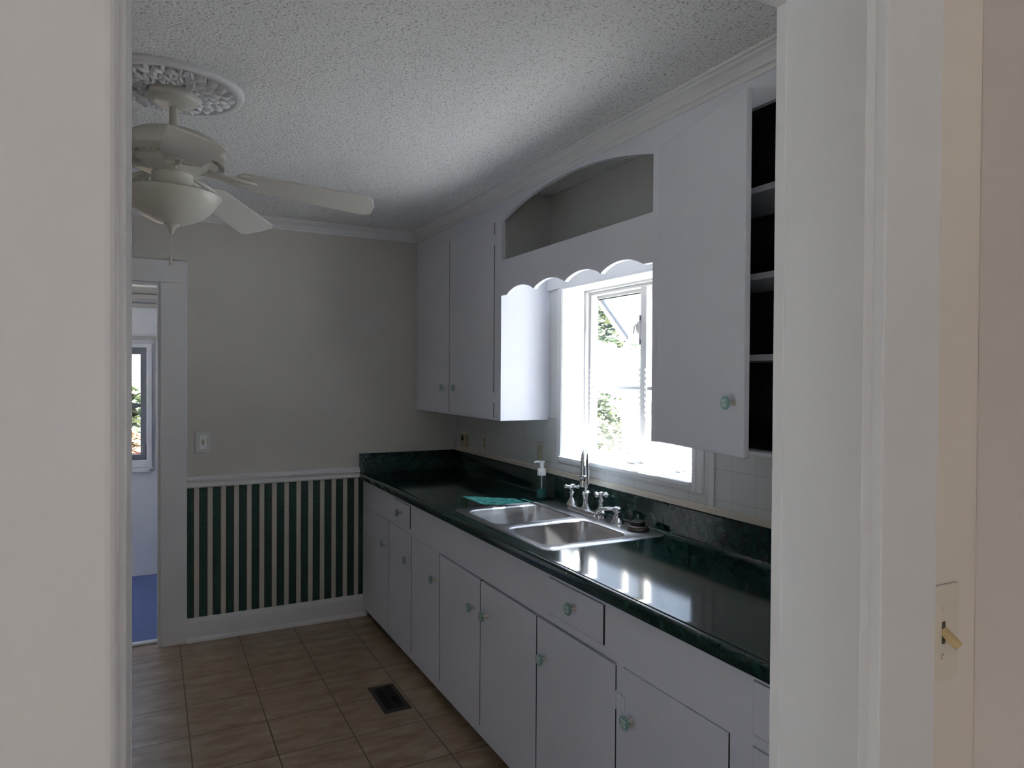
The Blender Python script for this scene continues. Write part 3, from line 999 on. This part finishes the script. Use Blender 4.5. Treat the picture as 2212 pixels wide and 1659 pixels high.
def upper_cab(y0, y1, holes, label, inner):
    t = thing('upper_cabinet', ((XC+XW)/2, (y0+y1)/2, ZU), label, 'cabinet', 'white upper cabinets beside the window')
    MB().panel('X', XC, XC+0.018, y0, y1, ZU, ZC-0.001, holes).build('face_frame', M['cab'], t)
    MB().box(XC+0.018, XW-0.0005, y0, y0+0.016, ZU, ZC-0.001).build('side_panel', M['cab'], t)
    MB().box(XC+0.018, XW-0.0005, y1-0.016, y1, ZU, ZC-0.001).build('side_panel', M['cab'], t)
    MB().box(XC+0.018, XW-0.0065, y0+0.016, y1-0.016, ZU, ZU+0.014).build('bottom_panel', M['cab'], t)
    o = MB()
    o.box(XW-0.012, XW-0.0066, y0+0.016, y1-0.016, ZU+0.014, 2.40)
    o.box(XC+0.018, XW-0.012, y0+0.0161, y0+0.020, ZU+0.014, 2.40)
    o.box(XC+0.018, XW-0.012, y1-0.020, y1-0.0161, ZU+0.014, 2.40)
    o.box(XC+0.018, XW-0.012, y0+0.020, y1-0.020, 2.385, 2.40)
    o.box(XC+0.019, XW-0.012, y0+0.020, y1-0.020, ZU+0.0141, ZU+0.017)
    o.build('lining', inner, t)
    return t


DZ0, DZ1 = 1.326, 2.331
uc = upper_cab(YE, YD-0.001, [(3.790, 4.335, DZ0, DZ1), (3.191, 3.790, DZ0, DZ1)],
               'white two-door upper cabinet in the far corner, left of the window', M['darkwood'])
for a, b_, ky, hy in ((3.790, 4.335, 3.852, None), (3.191, 3.790, 3.668, 3.189)):
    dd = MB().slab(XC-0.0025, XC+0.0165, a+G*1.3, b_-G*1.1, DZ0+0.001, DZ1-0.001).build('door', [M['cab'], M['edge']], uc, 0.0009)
    knob(dd, XC-0.0025, ky, 1.471)
    if hy:
        hinge(dd, XC-0.002, hy, 2.24); hinge(dd, XC-0.002, hy, 1.43)

uc = upper_cab(YN1+0.002, YG, [(1.365, 1.868, DZ0, DZ1), (0.74, 1.300, DZ0, DZ1)],
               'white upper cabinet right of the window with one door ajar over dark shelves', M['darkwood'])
for z_ in (1.592, 1.832, 2.088):
    MB().box(XC+0.022, XW-0.0125, YN1+0.024, YG-0.0205, z_, z_+0.018).build('shelf', M['cab'], uc)
MB().box(XC-0.0025, XC+0.0165, 0.742, 1.298, DZ0+0.002, DZ1-G).build('door', M['cab'], uc, 0.0009)
# the open door, hinged at its far edge
hx, hy_ = XC-0.0005, 1.874
dw = 0.517
ang = math.atan2(1.564-1.449, 1.872-1.366)
od = MB()
od.box(-0.019, 0.0, -dw, 0.0, DZ0-0.006, DZ1)
o = od.build('door', M['cab'], None, 0.004, 2)
# turn about the hinge: closed door runs to -Y; opening swings its free edge to -X
Rm = Matrix.Translation((hx, hy_, 0)) @ Matrix.Rotation(-ang, 4, 'Z')
o.data.transform(Rm)
o.parent = uc
o.matrix_parent_inverse = world_of(uc).inverted()
kp = Rm @ Vector((-0.019, -dw+0.045, 1.471))
k_ = knob(o, 0, 0, 0)
for part in [k_] + list(k_.children):
    part.data.transform(Matrix.Translation(kp) @ Matrix.Rotation(-ang, 4, 'Z'))
for z_ in (2.17, 1.45):
    hinge(o, XC-0.001, 1.880, z_)

# ---------------- board with arched niche and scalloped valance between the cabinets
nv = thing('window_valance', (XC, (YE+YG)/2, 2.0), 'white scalloped valance board with an arched open niche above the window', 'valance')
o = MB()
scal = [(YE, 1.946), (3.062, 1.946)]
for a, b_, zb in ((3.052, 2.786, 0), (2.786, 2.515, 0), (2.515, 2.248, 0), (2.248, 1.983, 0)):
    for i in range(0 if not scal else 0, 15):
        tt = i/14
        scal.append((a+(b_-a)*tt, 1.946 + 0.033*math.sin(PI*tt)**0.75 if 0 < tt < 1 else 1.946))
scal += [(1.976, 1.946), (YG, 1.946)]
NZ0, NZ1, NZT = 2.1225, 2.325, 2.407
ym, hw = (YE+YG)/2, (YE-YG)/2
sag = NZT-NZ1
Ra = (hw*hw+sag*sag)/(2*sag)


def arch_z(y):
    return NZT - Ra + math.sqrt(max(0, Ra*Ra-(y-ym)**2))


def strip_solid(mb, lower, upper, x0, x1):
    A = [[mb.b.verts.new((x, y, z)) for y, z in lower] for x in (x0, x1)]
    B = [[mb.b.verts.new((x, y, z)) for y, z in upper] for x in (x0, x1)]
    k = len(lower)
    for i in range(k-1):
        mb.face([A[0][i], A[0][i+1], B[0][i+1], B[0][i]])
        mb.face([A[1][i], B[1][i], B[1][i+1], A[1][i+1]])
        mb.face([A[0][i], A[1][i], A[1][i+1], A[0][i+1]])
        mb.face([B[0][i], B[0][i+1], B[1][i+1], B[1][i]])
    for i in (0, k-1):
        mb.face([A[0][i], B[0][i], B[1][i], A[1][i]])


lo = scal
hi_ = [(y, NZ0) for y, z in scal]
strip_solid(o, lo, hi_, XC, XC+0.019)
ys = [YE + (YG-YE)*i/40 for i in range(41)]
strip_solid(o, [(y, arch_z(y)) for y in ys], [(y, ZC-0.001) for y in ys], XC, XC+0.019)
bmesh.ops.remove_doubles(o.b, verts=o.b.verts, dist=1e-5)
o.build('valance_board', M['cab'], nv)
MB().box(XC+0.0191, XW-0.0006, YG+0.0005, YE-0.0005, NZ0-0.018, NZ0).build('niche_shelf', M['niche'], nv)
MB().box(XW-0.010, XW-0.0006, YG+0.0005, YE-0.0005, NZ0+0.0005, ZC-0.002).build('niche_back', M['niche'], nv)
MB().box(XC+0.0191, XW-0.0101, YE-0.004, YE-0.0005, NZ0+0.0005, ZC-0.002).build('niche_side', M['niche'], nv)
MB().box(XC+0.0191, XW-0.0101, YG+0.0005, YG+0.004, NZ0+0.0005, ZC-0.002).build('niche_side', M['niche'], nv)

# ================================================================== OUTLETS AND SWITCHES


def wall_plate_x(name, y, z, w_, h, label, cat, kind, m_=None, grp=None):
    x = XW-0.0062
    t = thing(name, (x, y, z), label, cat, grp)
    MB().box(x-0.005, x, y-w_/2, y+w_/2, z-h/2, z+h/2).build('cover_plate', m_ or M['plate'], t, 0.002)
    if kind == 'duplex':
        for dz_ in (-0.02, 0.02):
            MB().lathe([(0.0165, -0.0055), (0.0165, -0.0075), (0.0001, -0.008)], (x, y, z+dz_), 16, 'X', cap=False).build('socket', M['ivory'], t)
    elif kind == 'toggle':
        MB().box(x-0.0055, x-0.0045, y-0.005, y+0.005, z-0.012, z+0.012).build('slot', M['slot'], t)
        MB().box(x-0.018, x-0.005, y-0.0035, y+0.0035, z-0.002, z+0.009).build('toggle', M['toggle'], t, 0.001)
    else:
        MB().box(x-0.022, x-0.005, y-w_*0.40, y+w_*0.40, z-h*0.42, z+h*0.42).build('housing', M['ivory'], t, 0.006)
        MB().lathe([(0.016, -0.022), (0.014, -0.025), (0.0001, -0.026)], (x, y+0.01, z+0.012), 14, 'X', cap=False).build('dial', M['slot'], t)
    return t


wall_plate_x('wall_outlet', 4.175, 1.118, 0.115, 0.095, 'squarish yellowed ivory outlet box in the dark corner under the cabinet', 'outlet', 'box')
wall_plate_x('wall_outlet', 3.89, 1.125, 0.075, 0.115, 'slim white duplex outlet between the ivory box and the soap bottle', 'outlet', 'duplex')
wall_plate_x('wall_outlet', 3.19, 1.135, 0.075, 0.115, 'grey-white outlet plate on the tile just behind the soap bottle', 'outlet', 'duplex', mat('grey_plate', (0.42, 0.42, 0.40), 0.4))

t = thing('light_switch', (0.265, YD, 1.148), 'white switch plate on the far wall above the striped wallpaper', 'switch')
MB().box(0.225, 0.305, YD-0.006, YD-0.0002, 1.088, 1.209).build('cover_plate', painted('plate_white', (0.66, 0.67, 0.66), 0.35), t, 0.002)
MB().box(0.245, 0.285, YD-0.009, YD-0.0055, 1.107, 1.19).build('inner_plate', M['plastic'], t, 0.002)
MB().box(0.260, 0.270, YD-0.0095, YD-0.0088, 1.135, 1.163).build('slot', M['toggle'], t)
MB().box(0.261, 0.269, YD-0.020, YD-0.009, 1.143, 1.153).build('toggle', M['toggle'], t, 0.001)

t = thing('light_switch', (0.851, YN0, 1.234), 'cream switch plate with tan toggle on the near wall by the doorway casing', 'switch')
o = MB()
pts = rrect(0.8172, 0.883, 1.2335-0.0585, 1.2335+0.0585, 0.003, 0, 3)
o.extrude([(p[0], p[1]) for p in pts], 'Y', YN0-0.0045, YN0-0.0002)
o.build('cover_plate', M['plate'], t, 0.0015)
MB().box(0.8480, 0.8540, YN0-0.0052, YN0-0.0044, 1.221, 1.248).build('slot', M['slot'], t)
o = MB()
bar(o, (0.851, YN0-0.003, 1.238), (0.8555, YN0-0.021, 1.222), 0.008, 0.009)
o.build('toggle', M['toggle'], t, 0.001)
for z_ in (1.2635, 1.2050):
    MB().lathe([(0.0035, -0.0045), (0.003, -0.0058), (0.0001, -0.006)], (0.851, YN0, z_), 12, 'Y', cap=False).build('screw', M['plate'], t)

# ================================================================== FLOOR VENT
t = thing('floor_register', (1.006, 3.173, 0), 'dark brown metal floor vent grille set in the tile floor', 'floor vent')
o = MB()
o.panel('Z', 0.0002, 0.005, 0.942, 1.070, 3.032, 3.316, [(0.962, 1.050, 3.055, 3.293)])
o.build('frame', M['vent'], t, 0.0015)
MB().box(0.962, 1.050, 3.055, 3.293, 0.0002, 0.0008).build('duct', M['ventdark'], t)
o = MB()
for k in range(14):
    y_ = 3.062 + k*0.0172
    o.box(0.962, 1.050, y_, y_+0.004, 0.001, 0.0042)
o.box(1.004, 1.008, 3.055, 3.293, 0.0009, 0.0044)
o.build('louvers', M['vent'], t)

# ================================================================== CEILING FAN
FC = Vector((0.066, 2.54, 0))
t = thing('ceiling_medallion', (FC.x, FC.y, ZC), 'round white plaster medallion with leafy relief on the ceiling above the fan', 'medallion')
MB().lathe([(0.226, 0.0), (0.227, -0.008), (0.222, -0.016), (0.213, -0.019), (0.203, -0.017), (0.198, -0.010), (0.193, -0.008), (0.0001, -0.008)], (FC.x-0.012, FC.y-0.018, ZC), 64, cap=False).build('ring', M['trim'], t, smooth=40)
o = MB()
for ringn, (rr, cnt, ln, wd) in enumerate(((0.168, 22, 0.042, 0.018), (0.125, 18, 0.042, 0.018), (0.090, 14, 0.036, 0.016))):
    for k in range(cnt):
        a = 2*PI*(k+0.5*ringn)/cnt + random.uniform(-0.05, 0.05)
        for j in range(3):
            aa = a + (j-1)*0.09
            r_ = rr + (0.010 if j == 1 else -0.006) + random.uniform(-0.004, 0.004)
            mm = Matrix.Translation((FC.x-0.012+r_*math.cos(aa), FC.y-0.018+r_*math.sin(aa), ZC-0.010)) @ Matrix.Rotation(aa+(j-1)*0.6, 4, 'Z') @ Matrix.Diagonal((ln*0.5, wd*0.36, 0.015, 1))
            bmesh.ops.create_uvsphere(o.b, u_segments=8, v_segments=5, radius=1, matrix=mm)
o.build('leaf_relief', M['trim'], t, smooth=60)

fan = thing('ceiling_fan', (FC.x, FC.y, ZC-0.012), 'cream five-blade ceiling fan with a frosted bowl light, partly cut off by the doorway', 'ceiling fan')
MB().lathe([(0.078, -0.008), (0.079, -0.030), (0.074, -0.040), (0.058, -0.050), (0.030, -0.055), (0.018, -0.056)], (FC.x, FC.y, ZC), 32).build('canopy', M['fanwhite'], fan, smooth=40)
MB().tube([(FC.x, FC.y, ZC-0.06), (FC.x, FC.y, 2.335)], 0.013, 16).build('downrod', M['fanwhite'], fan, smooth=60)
MB().lathe([(0.018, 2.347), (0.028, 2.343), (0.060, 2.340), (0.110, 2.328), (0.146, 2.306), (0.160, 2.283), (0.161, 2.260), (0.150, 2.243), (0.128, 2.233), (0.120, 2.218), (0.085, 2.203), (0.055, 2.198)], (FC.x, FC.y, 0), 48).build('motor_housing', M['fanwhite'], fan, smooth=35)
o = MB()
for k in range(40):
    a = 2*PI*k/40
    mm = Matrix.Translation((FC.x+0.140*math.cos(a), FC.y+0.140*math.sin(a), 2.2395)) @ Matrix.Rotation(a+0.5, 4, 'Z') @ Matrix.Rotation(0.38, 4, 'Y')
    for s in ((-0.021, 0.021),):
        vv = [o.b.verts.new(mm @ Vector(p)) for p in ((-0.02, -0.0028, -0.003), (0.02, -0.0028, -0.003), (0.02, 0.0028, -0.003), (-0.02, 0.0028, -0.003),
                                                     (-0.02, -0.0028, 0.004), (0.02, -0.0028, 0.004), (0.02, 0.0028, 0.004), (-0.02, 0.0028, 0.004))]
        for q in ((0, 3, 2, 1), (4, 5, 6, 7), (0, 1, 5, 4), (1, 2, 6, 5), (2, 3, 7, 6), (3, 0, 4, 7)):
            o.face([vv[i] for i in q])
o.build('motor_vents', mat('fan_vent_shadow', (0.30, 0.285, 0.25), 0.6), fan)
MB().lathe([(0.062, 2.204), (0.063, 2.180), (0.060, 2.172), (0.064, 2.150), (0.066, 2.146), (0.060, 2.140)], (FC.x, FC.y, 0), 32).build('switch_housing', M['fanwhite'], fan, smooth=40)
MB().lathe([(0.060, 2.142), (0.146, 2.140), (0.153, 2.134), (0.152, 2.128), (0.139, 2.110), (0.118, 2.082), (0.088, 2.058), (0.050, 2.040), (0.0001, 2.035)], (FC.x, FC.y, 0), 48, cap=False).build('light_bowl', M['fanglass'], fan, smooth=40)
MB().lathe([(0.0001, 2.040), (0.024, 2.037), (0.026, 2.032), (0.014, 2.024), (0.008, 2.012), (0.006, 2.006), (0.0001, 2.002)], (FC.x, FC.y, 0), 20, cap=False).build('finial', M['fanwhite'], fan, smooth=40)
ch = MB().tube([(FC.x, FC.y, 2.004), (FC.x-0.001, FC.y, 1.93)], 0.0013, 6).build('pull_chain', M['plate'], fan)
MB().lathe([(0.0015, 1.932), (0.0035, 1.926), (0.0045, 1.910), (0.0055, 1.902), (0.0001, 1.899)], (FC.x-0.001, FC.y, 0), 10, cap=False).build('pull_knob', M['plate'], ch, smooth=50)
# blades (first built at angle 0, then copied round)
BZ = 2.225


def blade_outline():
    L0, L1, w0, w1 = 0.20, 0.655, 0.060, 0.072
    pts = [(L0, -w0*0.55), (L0+0.03, -w0), (L1-0.03, -w1), (L1-0.008, -w1*0.78), (L1, 0), (L1-0.008, w1*0.78), (L1-0.03, w1), (L0+0.03, w0), (L0, w0*0.55)]
    return pts


def make_blade():
    root = MB()
    root.extrude(blade_outline(), 'Z', -0.003, 0.003)
    root.b.transform(Matrix.Translation((0.2, 0, BZ-0.028)) @ Matrix.Rotation(math.radians(6.6), 4, 'Y') @ Matrix.Translation((-0.2, 0, 0)) @ Matrix.Rotation(math.radians(-13), 4, 'X'))
    bl = root.build('blade', M['fanblade'], None, 0.0015)
    br = MB()
    br.tube([(0.075, 0, BZ-0.012), (0.10, 0, BZ-0.014), (0.15, 0.0, BZ-0.022), (0.19, 0.0, BZ-0.034)], [0.012, 0.009, 0.009, 0.008], 10)
    for s in (-1, 1):
        br.tube([(0.11, s*0.004, BZ-0.008), (0.15, s*0.030, BZ-0.022), (0.19, s*0.040, BZ-0.032), (0.235, s*0.030, BZ-0.036), (0.262, s*0.006, BZ-0.036)], [0.006, 0.006, 0.0065, 0.0065, 0.005], 8)
    br.tube([(0.18, 0, BZ-0.034), (0.262, 0, BZ-0.036)], [0.007, 0.006], 8)
    bb = br.build('blade_iron', M['fanwhite'], None, smooth=60)
    return bl, bb


bl, bb = make_blade()
for i, deg in enumerate((-86, -14, 58, 130, 202)):
    b1 = bl if i == 0 else bl.copy()
    b2 = bb if i == 0 else bb.copy()
    if i:
        C.objects.link(b1); C.objects.link(b2)
    b1.parent = fan
    b1.location = (0, 0, -(ZC-0.012))
    b1.rotation_euler = (0, 0, math.radians(deg))
    b2.parent = b1

# the fan hangs slightly out of plumb
fan.rotation_euler = (Matrix.Rotation(math.radians(0.4), 3, Vector((0.886, -0.463, 0))) @ Matrix.Rotation(math.radians(1.1), 3, Vector((0.463, 0.886, 0)))).to_euler()

# ================================================================== OUTDOORS
tag(MB().box(-12, 40, -25, 45, -1.0, -0.95).build('ground', M['ground']), 'sunlit pale ground outside the windows', 'ground')
bpy.data.objects['ground']['kind'] = 'structure'


def tree(name, base, h, crown_c, crown_r, nleaf, leaf, label, cat, lm, grp=None, seed=1, trunk_r=0.12):
    rnd = random.Random(seed)
    t = thing(name, base, label, cat, grp)
    o = MB()
    b0 = Vector(base)
    o.tube([b0, b0+Vector((0.05, 0.03, h*0.4)), b0+Vector((-0.04, 0.05, h))], [trunk_r, trunk_r*0.8, trunk_r*0.4], 8)
    for k in range(6):
        a = k*1.1
        s = b0+Vector((0, 0, h*(0.4+0.09*k)))
        o.tube([s, s+Vector((math.cos(a)*crown_r[0]*0.5, math.sin(a)*crown_r[1]*0.5, crown_r[2]*0.3))], [trunk_r*0.4, trunk_r*0.1], 6)
    o.build('trunk', M['bark'], t)
    o = MB()
    for k in range(nleaf):
        while True:
            p = Vector((rnd.uniform(-1, 1), rnd.uniform(-1, 1), rnd.uniform(-1, 1)))
            if p.length < 1:
                break
        p *= (0.75 + 0.25*math.sin(5*p.x+3*p.z))
        q = Vector(crown_c)+Vector((p.x*crown_r[0], p.y*crown_r[1], p.z*crown_r[2]))
        s = leaf*rnd.uniform(0.6, 1.3)
        R = Matrix.Rotation(rnd.uniform(0, 6.28), 3, 'Z') @ Matrix.Rotation(rnd.uniform(-1.2, 1.2), 3, 'X')
        vv = [o.b.verts.new(q + R @ Vector(c_)) for c_ in ((-s*0.5, 0, 0), (0, -s*0.28, s*0.05), (s*0.5, 0, 0), (0, s*0.28, s*0.05))]
        o.face(vv)
    o.build('foliage', lm, t)
    return t


# porch and white outbuilding seen through the garden window
pb = thing('outbuilding', (7.0, 6.0, -0.95), 'sunlit white clapboard outbuilding outside the kitchen window', 'building')
MB().box(6.2, 9.5, -2.0, 7.7, -0.95, 1.80).build('wall', M['siding'], pb)
MB().extrude([(5.9, 1.80), (9.8, 1.80), (7.9, 2.25)], 'Y', -2.3, 7.9).build('roof', M['shingle'], pb)
pc_ = thing('porch', (6.5, 10.5, -0.95), 'white porch with a grey shingle roof beyond the garden window', 'porch')
MB().extrude([(9.6, 1.60), (9.5, 1.54), (12.5, 2.25), (12.5, 2.35)], 'X', 5.4, 8.6).build('roof', M['shingle'], pc_)
MB().box(5.4, 8.6, 9.58, 9.66, 1.30, 1.56).build('fascia', M['trim'], pc_)
for x_ in (6.42, 8.2):
    MB().box(x_, x_+0.13, 9.66, 9.79, -0.95, 1.40).build('post', M['trim'], pc_)
tree('tree', (10.0, 16.5, -0.95), 4.5, (10.0, 16.5, 2.8), (3.4, 2.2, 2.9), 5200, 0.26, 'leafy green tree behind the porch outside the kitchen window', 'tree', M['leaf'], seed=3)
tree('shrub', (8.6, 13.2, -0.95), 1.2, (8.6, 13.2, 0.5), (1.9, 1.0, 1.3), 3600, 0.16, 'green shrub under the porch roof outside the kitchen window', 'shrub', M['leaf'], seed=5, trunk_r=0.05)
tree('tree', (-1.0, 14.0, -0.95), 4.0, (-1.0, 14.0, 0.55), (3.4, 1.6, 1.6), 7500, 0.24, 'yellow-green tree seen through the back room window', 'tree', M['leaf'], seed=9)
tree('shrub', (-0.6, 11.0, -0.95), 1.2, (-0.6, 11.0, 0.25), (2.2, 0.8, 0.85), 4200, 0.15, 'reddish autumn shrub low in the back room window', 'shrub', M['leafred'], seed=11, trunk_r=0.05)
